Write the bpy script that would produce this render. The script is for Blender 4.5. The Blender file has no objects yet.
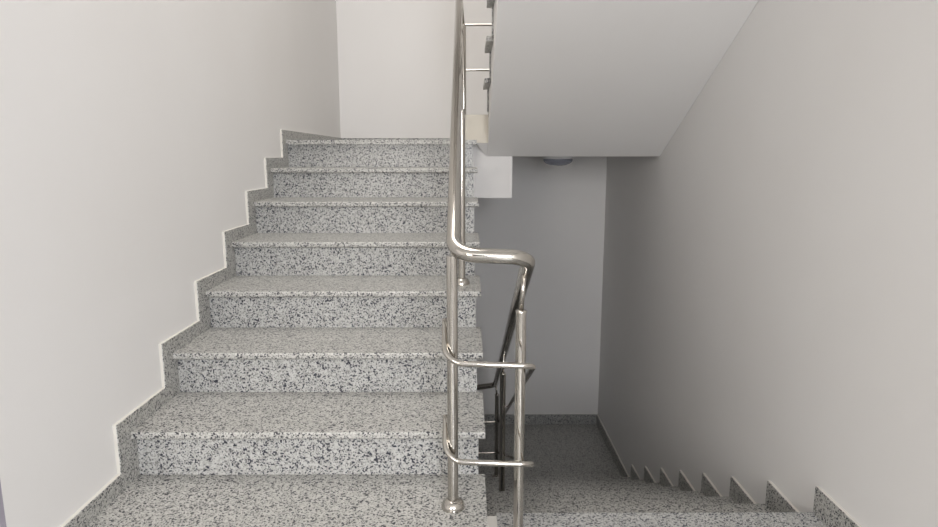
import bpy, bmesh, math
from mathutils import Vector, Matrix

sc = bpy.context.scene
COL = sc.collection

# ---------------------------------------------------------------- camera, light, exposure
G = 0.1780                    # first riser; landing floor is z = 0
cam_d = bpy.data.cameras.new('camera')
cam = bpy.data.objects.new('camera', cam_d)
COL.objects.link(cam)
cam_d.sensor_width = 36.0
cam_d.lens = 36.0 * 630.39 / 938.0
cam_d.clip_start = 0.02
yaw, pitch, roll = 0.0034, 0.1693, 0.0
M = Matrix.Rotation(yaw * -1, 4, 'Z') @ Matrix.Rotation(math.pi / 2 - pitch, 4, 'X') @ Matrix.Rotation(-roll * -1, 4, 'Z')
M.translation = Vector((0, 0, 0.967 + G))
cam.matrix_world = M
sc.camera = cam

w = bpy.data.worlds.new('world')
sc.world = w
w.use_nodes = True
bg = w.node_tree.nodes['Background']
bg.inputs[0].default_value = (0.93, 0.96, 1.0, 1)
bg.inputs[1].default_value = 0.05


def area(name, loc, target, sx, sy, power, color):
    l = bpy.data.lights.new(name, 'AREA')
    l.shape = 'RECTANGLE'
    l.size, l.size_y = sx, sy
    l.energy = power
    l.color = color
    o = bpy.data.objects.new(name, l)
    COL.objects.link(o)
    o.location = loc
    o.rotation_euler = (Vector(target) - Vector(loc)).to_track_quat('-Z', 'Y').to_euler()
    return o


PW = [92, 50, 62]
area('window_light', (0.62, -2.45, 1.50), (-1.0, 1.2, 1.0), 0.7, 1.3, PW[0], (0.985, 0.995, 1.035))
area('window_light_side', (-1.5, -2.45, 1.50), (0.3, 3.0, 1.3), 1.2, 1.3, PW[1], (1.06, 0.995, 0.92))
area('overhead_light', (-0.35, 2.1, 4.15), (-0.35, 2.1, 0), 1.1, 2.6, PW[2], (1.03, 0.985, 0.945))  # overhead light added below the closed upper ceiling, no roof opening built

vs = sc.view_settings
vs.view_transform = 'Standard'
vs.look = 'None'
vs.gamma = 1.0
vs.use_curve_mapping = False
vs.exposure = 0.0


# ---------------------------------------------------------------- materials
def new_mat(name):
    m = bpy.data.materials.new(name)
    m.use_nodes = True
    nt = m.node_tree
    return m, nt, nt.nodes['Principled BSDF']


def paint(name, col, rough=0.75, bump=0.04):
    m, nt, b = new_mat(name)
    tc = nt.nodes.new('ShaderNodeTexCoord')
    n1 = nt.nodes.new('ShaderNodeTexNoise')
    n1.inputs['Scale'].default_value = 1.7
    n1.inputs['Detail'].default_value = 4
    nt.links.new(tc.outputs['Object'], n1.inputs['Vector'])
    r = nt.nodes.new('ShaderNodeValToRGB')
    r.color_ramp.elements[0].position = 0.3
    r.color_ramp.elements[1].position = 0.75
    r.color_ramp.elements[0].color = (col[0] * .975, col[1] * .97, col[2] * .965, 1)
    r.color_ramp.elements[1].color = (*col, 1)
    nt.links.new(n1.outputs['Fac'], r.inputs[0])
    nt.links.new(r.outputs[0], b.inputs['Base Color'])
    n2 = nt.nodes.new('ShaderNodeTexNoise')
    n2.inputs['Scale'].default_value = 160
    n2.inputs['Detail'].default_value = 2
    nt.links.new(tc.outputs['Object'], n2.inputs['Vector'])
    bp = nt.nodes.new('ShaderNodeBump')
    bp.inputs['Strength'].default_value = bump
    bp.inputs['Distance'].default_value = 0.004
    nt.links.new(n2.outputs['Fac'], bp.inputs['Height'])
    nt.links.new(bp.outputs[0], b.inputs['Normal'])
    b.inputs['Roughness'].default_value = rough
    return m


def granite(name, light, mid, dark, rough=0.3, scale=1.0):
    m, nt, b = new_mat(name)
    N, L = nt.nodes.new, nt.links.new
    tc = N('ShaderNodeTexCoord')
    nz = N('ShaderNodeTexNoise')
    nz.inputs['Scale'].default_value = 150
    nz.inputs['Detail'].default_value = 2
    L(tc.outputs['Object'], nz.inputs['Vector'])
    mx = N('ShaderNodeVectorMath')
    mx.operation = 'MULTIPLY_ADD'
    mx.inputs[1].default_value = (0.005, 0.005, 0.005)
    L(nz.outputs['Color'], mx.inputs[0])
    L(tc.outputs['Object'], mx.inputs[2])

    def vor(s, rnd=1.0):
        v = N('ShaderNodeTexVoronoi')
        v.inputs['Scale'].default_value = s * scale
        v.inputs['Randomness'].default_value = rnd
        L(mx.outputs[0], v.inputs['Vector'])
        sep = N('ShaderNodeSeparateColor')
        L(v.outputs['Color'], sep.inputs[0])
        return sep.outputs[0], sep.outputs[1]

    # pale feldspar grains in several tones
    a1, a2 = vor(235)
    r1 = N('ShaderNodeValToRGB')
    r1.color_ramp.interpolation = 'CONSTANT'
    e = r1.color_ramp.elements
    e[0].position, e[0].color = 0.0, (*light, 1)
    e[1].position, e[1].color = 0.42, (light[0] * .84, light[1] * .84, light[2] * .83, 1)
    x = e.new(0.70); x.color = (*mid, 1)
    x = e.new(0.90); x.color = (mid[0] * .62, mid[1] * .62, mid[2] * .62, 1)
    L(a1, r1.inputs[0])
    # dark mica grains
    d1, d2 = vor(215)
    c1 = N('ShaderNodeMath'); c1.operation = 'GREATER_THAN'; c1.inputs[1].default_value = 0.845
    L(d1, c1.inputs[0])
    m1 = N('ShaderNodeMix'); m1.data_type = 'RGBA'
    L(c1.outputs[0], m1.inputs['Factor'])
    L(r1.outputs[0], m1.inputs[6])
    m1.inputs[7].default_value = (*dark, 1)
    # fine peppering
    f1, f2 = vor(400)
    c2 = N('ShaderNodeMath'); c2.operation = 'GREATER_THAN'; c2.inputs[1].default_value = 0.92
    L(f1, c2.inputs[0])
    m2 = N('ShaderNodeMix'); m2.data_type = 'RGBA'
    L(c2.outputs[0], m2.inputs['Factor'])
    L(m1.outputs[2], m2.inputs[6])
    m2.inputs[7].default_value = (dark[0] * 1.8, dark[1] * 1.8, dark[2] * 1.7, 1)
    L(m2.outputs[2], b.inputs['Base Color'])
    b.inputs['Roughness'].default_value = rough
    b.inputs['Specular IOR Level'].default_value = 0.4
    return m


def steel(name, rough=0.10):
    m, nt, b = new_mat(name)
    b.inputs['Metallic'].default_value = 1.0
    b.inputs['Base Color'].default_value = (0.51, 0.485, 0.445, 1)
    tc = nt.nodes.new('ShaderNodeTexCoord')
    n = nt.nodes.new('ShaderNodeTexNoise')
    n.inputs['Scale'].default_value = 35
    nt.links.new(tc.outputs['Object'], n.inputs['Vector'])
    mr = nt.nodes.new('ShaderNodeMapRange')
    mr.inputs['To Min'].default_value = rough * 0.7
    mr.inputs['To Max'].default_value = rough * 1.5
    nt.links.new(n.outputs['Fac'], mr.inputs['Value'])
    nt.links.new(mr.outputs[0], b.inputs['Roughness'])
    return m


WALL = paint('wall_paint', (0.80, 0.790, 0.778))
PLASTER = paint('plaster_white', (0.80, 0.790, 0.778))
EDGE = paint('edge_paint', (0.70, 0.68, 0.63), 0.7)
GRAN = granite('granite_polished', (0.50, 0.50, 0.485), (0.345, 0.345, 0.33), (0.025, 0.028, 0.042), 0.30)
GRAN_T = granite('granite_tread', (0.505, 0.50, 0.475), (0.36, 0.358, 0.335), (0.035, 0.036, 0.043), 0.34)
STEEL = steel('stainless_steel')
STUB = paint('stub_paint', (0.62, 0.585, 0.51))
LILAC = paint('lilac_grey', (0.36, 0.34, 0.40))
mg, ntg, GLASS_B = new_mat('frosted_glass')
GLASS_B.inputs['Base Color'].default_value = (0.42, 0.44, 0.52, 1)
GLASS_B.inputs['Roughness'].default_value = 0.25
GLASS_B.inputs['Transmission Weight'].default_value = 0.35
GLASS = mg
mp, ntp, PB = new_mat('window_frame_white')
PB.inputs['Base Color'].default_value = (0.8, 0.8, 0.8, 1)
PB.inputs['Roughness'].default_value = 0.4
PVC = mp


# ---------------------------------------------------------------- helpers
def mesh_obj(name, bm, mat, parent=None, smooth=False):
    bmesh.ops.recalc_face_normals(bm, faces=bm.faces)
    if parent is not None:
        r = parent
        off = Vector((0, 0, 0))
        while r is not None:
            off += r.location
            r = r.parent
        bmesh.ops.translate(bm, verts=bm.verts, vec=-off)
    me = bpy.data.meshes.new(name)
    bm.to_mesh(me)
    bm.free()
    me.materials.append(mat)
    if smooth:
        for p in me.polygons:
            p.use_smooth = True
    o = bpy.data.objects.new(name, me)
    COL.objects.link(o)
    if parent is not None:
        o.parent = parent
    return o


def box_bm(x0, x1, y0, y1, z0, z1, bev=0.0):
    bm = bmesh.new()
    bmesh.ops.create_cube(bm, size=1.0)
    for v in bm.verts:
        v.co = Vector((x0 + (v.co.x + .5) * (x1 - x0), y0 + (v.co.y + .5) * (y1 - y0), z0 + (v.co.z + .5) * (z1 - z0)))
    if bev:
        bmesh.ops.bevel(bm, geom=list(bm.edges), offset=bev, segments=2, affect='EDGES', profile=0.5)
    return bm


def prism_bm(poly, axis, a, b):
    """poly: 2-D outline; axis 0: (y,z) extruded along x; axis 1: (x,z) along y; axis 2: (x,y) along z"""
    bm = bmesh.new()

    def P(p, t):
        if axis == 0:
            return (t, p[0], p[1])
        if axis == 1:
            return (p[0], t, p[1])
        return (p[0], p[1], t)
    va = [bm.verts.new(P(p, a)) for p in poly]
    vb = [bm.verts.new(P(p, b)) for p in poly]
    n = len(poly)
    bm.faces.new(va)
    bm.faces.new(vb[::-1])
    for i in range(n):
        j = (i + 1) % n
        bm.faces.new((va[i], vb[i], vb[j], va[j]))
    bm.normal_update()
    bmesh.ops.triangulate(bm, faces=[f for f in bm.faces if len(f.verts) > 4])
    return bm


def fillet(pts, rad, n=9):
    pts = [Vector(p) for p in pts]
    out = [pts[0]]
    for i in range(1, len(pts) - 1):
        p, a, b = pts[i], pts[i - 1], pts[i + 1]
        u, v = (a - p), (b - p)
        r = rad[i - 1] if isinstance(rad, (list, tuple)) else rad
        lu = min(r, u.length * .48)
        lv = min(r, v.length * .48)
        l = min(lu, lv)
        s, e = p + u.normalized() * l, p + v.normalized() * l
        ang = u.angle(v)
        # circular arc through s, e
        R = l * math.tan(ang / 2)
        c = p + (u.normalized() + v.normalized()).normalized() * (R / math.sin(ang / 2))
        cs, ce = (s - c), (e - c)
        tot = cs.angle(ce)
        for k in range(n + 1):
            t = k / n
            d = (cs * math.sin((1 - t) * tot) + ce * math.sin(t * tot)) / math.sin(tot)
            out.append(c + d)
    out.append(pts[-1])
    return out


def tube_bm(path, r, seg=20, bm=None):
    bm = bm or bmesh.new()
    path = [Vector(p) for p in path]
    n = len(path)
    tans = []
    for i in range(n):
        if i == 0:
            t = path[1] - path[0]
        elif i == n - 1:
            t = path[-1] - path[-2]
        else:
            t = (path[i + 1] - path[i]).normalized() + (path[i] - path[i - 1]).normalized()
        tans.append(t.normalized())
    ref = Vector((1, 0, 0)) if abs(tans[0].x) < .8 else Vector((0, 0, 1))
    u = (ref - tans[0] * ref.dot(tans[0])).normalized()
    rings = []
    for i in range(n):
        u = (u - tans[i] * u.dot(tans[i])).normalized()
        v = tans[i].cross(u)
        rings.append([bm.verts.new(path[i] + (u * math.cos(2 * math.pi * k / seg) + v * math.sin(2 * math.pi * k / seg)) * r) for k in range(seg)])
    for i in range(n - 1):
        for k in range(seg):
            j = (k + 1) % seg
            bm.faces.new((rings[i][k], rings[i][j], rings[i + 1][j], rings[i + 1][k]))
    bm.faces.new(rings[0][::-1])
    bm.faces.new(rings[-1])
    return bm


def tread_bm(x0, x1, y_nose, y_back, z_top, t):
    """stone tread slab: rounded upper arris, chamfered lower arris at the nose"""
    s = 1 if y_back > y_nose else -1
    q = 0.006
    pts = [(y_back, z_top)]
    for k in range(4):
        a = math.pi / 2 * k / 3
        pts.append((y_nose + s * q * (1 - math.sin(a)), z_top - q * (1 - math.cos(a))))
    pts += [(y_nose, z_top - t + 0.006), (y_nose + s * 0.007, z_top - t), (y_back, z_top - t)]
    return prism_bm(pts, 0, x0, x1)


def lathe_bm(prof, cx, cy, seg=28):
    """prof: list of (radius, z), revolved about the vertical through (cx, cy)"""
    bm = bmesh.new()
    rings = []
    for r, z in prof:
        if r < 1e-6:
            rings.append([bm.verts.new((cx, cy, z))])
        else:
            rings.append([bm.verts.new((cx + r * math.cos(2 * math.pi * k / seg), cy + r * math.sin(2 * math.pi * k / seg), z)) for k in range(seg)])
    for a, b in zip(rings, rings[1:]):
        for k in range(seg):
            j = (k + 1) % seg
            if len(a) == 1 and len(b) == 1:
                continue
            if len(a) == 1:
                bm.faces.new((a[0], b[j], b[k]))
            elif len(b) == 1:
                bm.faces.new((a[k], a[j], b[0]))
            else:
                bm.faces.new((a[k], a[j], b[j], b[k]))
    return bm


def auto_smooth(o, deg=40):
    me = o.data
    bm = bmesh.new()
    bm.from_mesh(me)
    for e in bm.edges:
        e.smooth = not (len(e.link_faces) == 2 and e.calc_face_angle(0) > math.radians(deg))
    for f in bm.faces:
        f.smooth = True
    bm.to_mesh(me)
    bm.free()
    return o


def thing(name, loc, label, cat, group=None):
    o = bpy.data.objects.new(name, None)
    o.empty_display_size = 0.2
    COL.objects.link(o)
    o.location = loc
    o['label'] = label
    o['category'] = cat
    if group:
        o['group'] = group
    return o


def struct(name, bm, mat, parent=None):
    o = mesh_obj(name, bm, mat, parent)
    if parent is None:
        o['kind'] = 'structure'
    return o


# ---------------------------------------------------------------- dimensions
H = 0.1506            # riser, flight going up
D = 0.30
N1 = 1.7753           # nose of second tread
OV = 0.030           # nose overhang
T = 0.0245             # tread slab thickness
XL = -1.0052          # granite face of left skirting
WL = -1.0182          # left wall
XT, XR = 0.0547, 0.0349   # tread end, riser end
WR = 1.1391            # right wall
XS = 1.1265            # granite face of right skirting
YB = 5.1911            # far wall
ZU = G + 7 * H        # upper landing
ZLOW = -1.342 + G     # lower landing
Y0, HD, DD = 1.8838, 0.148, 0.307   # descending flight
ZS = 0.963 + G        # underside of the upper landing
SLOPE3 = 0.51
H3 = 0.150
YF = -2.6             # wall behind the viewer
ZC = 2.29             # ceiling over the near landing
ZTOP = 4.2


def nose(k):
    return N1 + (k - 1) * D


# ---------------------------------------------------------------- the setting
struct('wall_left', box_bm(WL - 0.22, WL, 1.278, YB + 0.2, -2.0, ZTOP), WALL)
struct('wall_end_strip', box_bm(WL - 0.22, WL + 0.001, 1.262, 1.278, 0.0, ZC), LILAC)  # thin lilac-grey strip covering the near end of the left wall
struct('wall_right', box_bm(WR, WR + 0.2, YF, YB + 0.2, -2.0, ZTOP), WALL)
struct('wall_back', box_bm(WL, WR, YB, YB + 0.2, -2.0, ZTOP), WALL)
struct('wall_hall', box_bm(-3.2, -3.0, YF, 1.50, 0.0, ZTOP), WALL)
struct('wall_return', box_bm(-3.0, WL - 0.22, 1.30, 1.50, 0.0, ZTOP), WALL)


# wall behind the viewer with two window openings
def wall_front():
    bm = bmesh.new()

    def add(x0, x1, z0, z1):
        t = box_bm(x0, x1, YF - 0.2, YF, z0, z1)
        me = bpy.data.meshes.new('tmp')
        t.to_mesh(me)
        t.free()
        bm.from_mesh(me)
        bpy.data.meshes.remove(me)
    add(-3.2, -2.2, 0, ZTOP)
    add(1.0, WR + 0.2, 0, ZTOP)
    add(-2.2, 1.0, 0, 0.8)
    add(-2.2, 1.0, 2.22, 3.0)
    add(-2.2, 1.0, 4.05, ZTOP)
    return bm


struct('wall_front', wall_front(), WALL)
for n, z0, z1 in ((1, 0.8, 2.22), (2, 3.0, 4.05)):
    fr = bmesh.new()
    for (x0, x1, a, b) in ((-2.2, -2.14, z0, z1), (0.94, 1.0, z0, z1), (-2.14, 0.94, z0, z0 + .06), (-2.14, 0.94, z1 - .06, z1), (-0.73, -0.67, z0 + .06, z1 - .06)):
        t = box_bm(x0, x1, YF - 0.14, YF - 0.08, a, b)
        me = bpy.data.meshes.new('tmp')
        t.to_mesh(me)
        t.free()
        fr.from_mesh(me)
        bpy.data.meshes.remove(me)
    struct('window_%d' % n, fr, PVC)

# near landing: L-shaped granite floor
struct('floor', prism_bm([(-3.0, YF), (WR, YF), (WR, Y0), (0.095, Y0), (0.095, 1.49), (-3.0, 1.49)], 2, -0.03, 0.0), GRAN)
struct('floor_slab', prism_bm([(-3.0, YF), (WR, YF), (WR, Y0 - 0.02), (0.096, Y0 - 0.02), (0.096, 1.515), (-3.0, 1.515)], 2, -0.19, -0.03), PLASTER)
struct('trim_1', box_bm(0.037, 0.095, 1.40, 1.866, -0.19, 0.0), EDGE)
# ceilings
struct('ceiling', prism_bm([(-3.0, YF), (WR, YF), (WR, 1.36), (-3.0, 1.36)], 2, ZC, ZC + 0.14), PLASTER)
struct('ceiling_upper', box_bm(-3.2, WR + .2, YF - .2, YB + .2, ZTOP, ZTOP + 0.15), PLASTER)
# upper landing
struct('landing_slab_upper', box_bm(WL, WR, 3.767, YB, ZS, ZU - T), PLASTER)
struct('floor_upper', prism_bm([(XL, nose(7)), (XT, nose(7)), (XT, 3.78), (WR, 3.78), (WR, YB), (XL, YB)], 2, ZU - T, ZU), GRAN_T)
struct('landing_beam', box_bm(WL, 0.268, 3.757, 3.98, 0.720 + G, ZS), PLASTER)
# lower landing
struct('floor_lower', box_bm(WL, WR, 3.985, YB, ZLOW - 0.03, ZLOW), GRAN_T)
struct('landing_slab_lower', box_bm(WL, WR, 3.985, YB, ZLOW - 0.19, ZLOW - 0.03), PLASTER)


# skirting of speckled granite with a white painted top edge
def skirting(name, poly, x_face, x_mid, x_wall):
    o = struct(name, prism_bm(poly, 0, x_face, x_mid), GRAN_T)
    mesh_obj('painted_edge', prism_bm(poly, 0, x_mid, x_wall), EDGE, o)
    return o


# left: steps up with the flight
SZ, SY = 0.053, 0.066
top = [(1.30, -0.0)]
top = []
for k in range(0, 8):
    zt = G + k * H
    yn = nose(k)
    z_low = (zt - H if k > 0 else 0.0)
    top.append((yn - SY, z_low + SZ + (0 if k > 0 else -0.03)))
    top.append((yn - SY, zt + SZ))
top.append((YB, ZU + SZ))
bot = []
for k in range(7, -1, -1):
    zt = G + k * H
    yn = nose(k)
    bot.append((yn + 0.03, zt - 0.01))
    bot.append((yn + 0.03, zt - (H if k else G) - (0.01 if k else 0)))
poly = [(1.285, 0.0), (1.285, 0.06)] + [(nose(0) - SY, 0.06)] + top[1:] + [(YB, ZU - 0.01)] + bot
skirting('baseboard_left', poly, XL, XL - 0.003, WL)

# right: steps down with the flight
s = 0.0913
poly = [(YF, s)]
for i in range(0, 8):
    yn = Y0 + i * DD
    poly.append((yn, -i * HD + s))
    poly.append((yn, (-(i + 1) * HD if i < 7 else ZLOW) + s))
poly.append((YB, ZLOW + s))
poly.append((YB, ZLOW))
for i in range(7, -1, -1):
    yn = Y0 + i * DD - 0.03
    poly.append((yn, (-(i + 1) * HD if i < 7 else ZLOW)))
    poly.append((yn, -i * HD - 0.01))
poly.append((YF, -0.0))
skirting('baseboard_right', poly, XS, XS + 0.003, WR)

# far wall, lower and upper landing
def back_skirting(name, x0, x1, z, hh):
    o = struct(name, box_bm(x0, x1, YB - 0.013, YB - 0.010, z, z + hh), GRAN)
    mesh_obj('painted_edge', box_bm(x0, x1, YB - 0.010, YB, z, z + hh), EDGE, o)


back_skirting('baseboard_back', WL, XS, ZLOW, 0.0913)
back_skirting('baseboard_upper', XL, WR, ZU, 0.053)

# ---------------------------------------------------------------- flight going up on the left
up = thing('stair_flight', (-0.6, nose(0), 0.0), 'speckled granite stair flight climbing along the left wall to the upper landing', 'staircase')
outline = []
for k in range(0, 8):
    zt = G + k * H - T
    yr = nose(k) + OV + 0.02
    zb = 0.0 if k == 0 else G + (k - 1) * H - T
    outline.append((yr, zb))
    outline.append((yr, zt))
outline.append((3.755, G + 7 * H - T))
outline.append((3.755, 0.720 + G))
outline.append((nose(0) + 0.40, -0.0))
mesh_obj('concrete_slab', prism_bm(outline, 0, XL, XR), PLASTER, up)
for k in range(0, 8):
    zt = G + k * H
    zb = 0.0 if k == 0 else zt - H
    mesh_obj('riser', box_bm(XL, XR, nose(k) + OV, nose(k) + OV + 0.02, zb, zt - T), GRAN, up)
    if k < 7:
        mesh_obj('tread', tread_bm(XL, XT, nose(k), nose(k + 1) + OV, zt, T), GRAN_T, up)

# ---------------------------------------------------------------- flight going down on the right
dn = thing('stair_flight', (0.7, Y0, 0.0), 'granite stair flight descending along the right wall to the dim lower landing', 'staircase')
XDL = 0.078
outline = []
for i in range(0, 8):
    yn = Y0 + i * DD - OV - 0.02
    outline.append((yn, -i * HD - T if i else -0.19))
    outline.append((yn, (-(i + 1) * HD if i < 7 else ZLOW) - (T if i < 7 else 0.0)))
outline.append((Y0 + 7 * DD - OV - 0.02, ZLOW - 0.19))
outline.append((Y0 - 0.04, -0.36))
mesh_obj('concrete_slab', prism_bm(outline, 0, XDL + 0.02, XS), PLASTER, dn)
for i in range(0, 8):
    yn = Y0 + i * DD
    zb = -(i + 1) * HD if i < 7 else ZLOW
    mesh_obj('riser', box_bm(XDL + 0.02, XS, yn - OV - 0.02, yn - OV, zb, -i * HD - (T if i else 0.03)), GRAN, dn)
    if i:
        mesh_obj('tread', tread_bm(XDL, XS, yn, yn - DD - OV, -i * HD, T), GRAN_T, dn)

# ---------------------------------------------------------------- flight overhead on the right
ov = thing('stair_flight', (0.7, 3.93, ZU), 'white plastered underside of the stair flight overhead at upper right', 'staircase')
XC = 0.122


def nose3(j):
    return 3.93 - (j - 1) * D


def soffit(y):
    return ZS + SLOPE3 * (3.767 - y)


outline = []
for j in range(1, 9):
    zt = ZU + j * H3 - T
    yr = nose3(j) - OV - 0.02
    zb = ZU if j == 1 else ZU + (j - 1) * H3 - T
    outline.append((yr, zb))
    outline.append((yr, zt))
yend = 1.36
outline.append((yend, ZU + 8 * H3 - T))
outline.append((yend, soffit(yend)))
outline.append((3.767, ZS))
outline.append((3.88, ZS + 0.02))
mesh_obj('concrete_slab', prism_bm(outline, 0, XC, WR - 0.001), PLASTER, ov)
for j in range(1, 9):
    zt = ZU + j * H3
    mesh_obj('riser', box_bm(0.113, WR - .001, nose3(j) - OV - 0.02, nose3(j) - OV, zt - H3, zt - T), GRAN, ov)
    if j < 8:
        mesh_obj('tread', box_bm(0.090 if j > 1 else 0.122, WR - .001, nose3(j + 1) - OV, nose3(j), zt - T, zt, 0.003), GRAN_T, ov)
# plastered stub at the foot of that flight, between the two flights
bm = bmesh.new()
zt = 1.197 + G
zk = 1.039 + G
pts = [(-0.016, ZU), (0.0525, ZU), (0.0525, zk), (0.1215, zk), (0.1215, zt), (-0.016, zt)]
bm = prism_bm(pts, 1, 3.667, 3.878)
mesh_obj('plaster_stub', bm, STUB, ov)
bm = bmesh.new()
v = [bm.verts.new(p) for p in ((0.0525, 3.667, zk), (0.1215, 3.667, zk), (0.1215, 3.768, ZS - 0.002), (0.1185, 3.768, ZS - 0.002),
                               (0.0525, 3.87, zk), (0.1215, 3.87, zk))]
for f in ((0, 1, 2, 3), (0, 3, 4), (3, 2, 5, 4), (1, 5, 2), (0, 4, 5, 1)):
    bm.faces.new([v[i] for i in f])
mesh_obj('haunch', bm, PLASTER, ov)

# ---------------------------------------------------------------- ceiling lamp under the upper landing
lx, ly = 0.621, 4.35
lamp = thing('ceiling_light', (lx, ly, ZS), 'small round frosted ceiling light under the upper landing, above the descending flight', 'light')
auto_smooth(mesh_obj('base_plate', lathe_bm([(0, ZS), (0.100, ZS), (0.103, ZS - .004), (0.103, ZS - .016), (0.098, ZS - .018), (0, ZS - .018)], lx, ly, 40), PVC, lamp))
auto_smooth(mesh_obj('glass_dome', lathe_bm([(0, ZS - .018), (0.097, ZS - .018), (0.099, ZS - .026), (0.094, ZS - .038), (0.078, ZS - .050), (0.052, ZS - .059), (0.024, ZS - .063), (0, ZS - .064)], lx, ly, 40), GLASS, lamp), 60)

# ---------------------------------------------------------------- stainless steel railing
rail = thing('stair_railing', (-0.039, 1.65, G), 'polished stainless steel tube railing turning between the rising and descending flights', 'railing')
RH, RP, RR = 0.0195, 0.0148, 0.0080
YT, ZT = 1.600, 0.713            # near turn of the handrail
YU, ZUP = 3.99, 2.01             # far turn at the upper landing
YD, ZD = 4.29, -0.645            # turn at the lower landing
hand = [(0.200, 2.2, ZUP + G + 0.5 * (YU - 2.2)), (0.200, YU, ZUP + G), (-0.044, YU, ZUP + G), (-0.035, YT, ZT + 0.004 + G),
        (0.161, YT, ZT - 0.004 + G), (0.203, YD, ZD + G), (-0.04, YD, ZD - 0.035 + G), (-0.04, 3.3, ZD - 0.5 + G)]
auto_smooth(mesh_obj('handrail', tube_bm(fillet(hand, [0.06, 0.06, 0.058, 0.052, 0.05, 0.05], 12), RH, 28), STEEL, rail), 60)
BARS = ((1.752, 0.428, -0.944), (1.487, 0.152, -1.185))
for z_far, z_near, z_low in BARS:
    # bar along the rising flight, up to the landing and round to the next flight
    seg = [(0.205, 2.2, z_far + G + 0.5 * (4.02 - 2.2)), (0.205, 4.02, z_far + G), (-0.050, 4.02, z_far + G), (-0.044, 1.622, z_near + 0.045 + G)]
    auto_smooth(mesh_obj('crossbar', tube_bm(fillet(seg, [0.04, 0.04], 8), RR, 14), STEEL, rail), 60)
    # bent bar around the two near posts and down the descending flight
    seg = [(-0.0595, 1.665, z_near + G + 0.100), (-0.0595, 1.582, z_near + 0.004 + G), (0.1755, 1.582, z_near - 0.004 + G),
           (0.235, 4.33, z_low + G), (-0.06, 4.33, z_low - 0.004 + G), (-0.06, 3.4, z_low - 0.47 + G)]
    auto_smooth(mesh_obj('crossbar', tube_bm(fillet(seg, [0.052, 0.03, 0.035, 0.035], 10), RR, 14), STEEL, rail), 60)


def post(x, y, zb, zt, head, bars):
    p = auto_smooth(mesh_obj('post', tube_bm([(x, y, zb), (x, y, zt - 0.002)], RP, 24), STEEL, rail), 60)
    auto_smooth(mesh_obj('base_flange', lathe_bm([(RP, zb + 0.026), (0.020, zb + 0.025), (0.028, zb + 0.018), (0.0325, zb + 0.008), (0.033, zb), (RP, zb)], x, y, 32), STEEL, p), 60)
    if head:
        auto_smooth(mesh_obj('cap', lathe_bm([(0.0, zt + .001), (0.0135, zt + .001), (0.0155, zt - .001), (0.0155, zt - .005), (RP, zt - .005)], x, y, 24), STEEL, p), 50)
        mesh_obj('pin', tube_bm([(x, y, zt - 0.004), head], 0.0065, 14), STEEL, p, True)
    for a, b in bars:
        mesh_obj('bracket', tube_bm([(x, y, a) if not isinstance(a, tuple) else a, b], 0.0045, 10), STEEL, p, True)
    return p


def zrail1(y):
    return ZT + 0.004 + G + (y - YT) * (ZUP - ZT) / (YU - YT)


def zrail2(y):
    return ZT - 0.004 + G + (y - YT) * (ZD - ZT) / (YD - YT)


def zbar1(y, f, n):
    return n + 0.045 + G + (y - 1.622) * (f - n - 0.045) / (4.02 - 1.622)


y = 1.622
post(-0.039, y, G, 0.712 + G, None, [((-0.036, 1.610, 0.485 + G), (-0.0595, 1.655, 0.53 + G)), ((-0.036, 1.610, 0.21 + G), (-0.0595, 1.655, 0.255 + G))])
y = 1.69
post(0.1495, y, 0.0, 0.547 + G, (0.157, y, zrail2(y) - 0.008), [])
y = 2.52
post(-0.021, y, G + 3 * H, zrail1(y) - 0.07, (-0.036, y, zrail1(y) - 0.01), [(zbar1(y, z0, z1), (-0.047, y, zbar1(y, z0, z1))) for z0, z1, z2 in BARS])
y = 3.97
post(-0.0185, y, ZU, 1.74 + G, (-0.038, y, zrail1(y) - 0.01), [(1.70 + G, (-0.047, 4.015, 1.745 + G))])
y = 2.95
post(0.176, y, -4 * HD, -0.081 + G, (0.1795, y, zrail2(y) - 0.01), [(-0.255 + G, (0.204, y, -0.252 + G)), (-0.52 + G, (0.204, y, -0.518 + G))])
y = 4.25
post(0.213, y, ZLOW, -0.70 + G, (0.203, y, zrail2(y) - 0.01), [(-0.90 + G, (0.235, y, -0.905 + G)), (-1.15 + G, (0.235, y, -1.147 + G))])
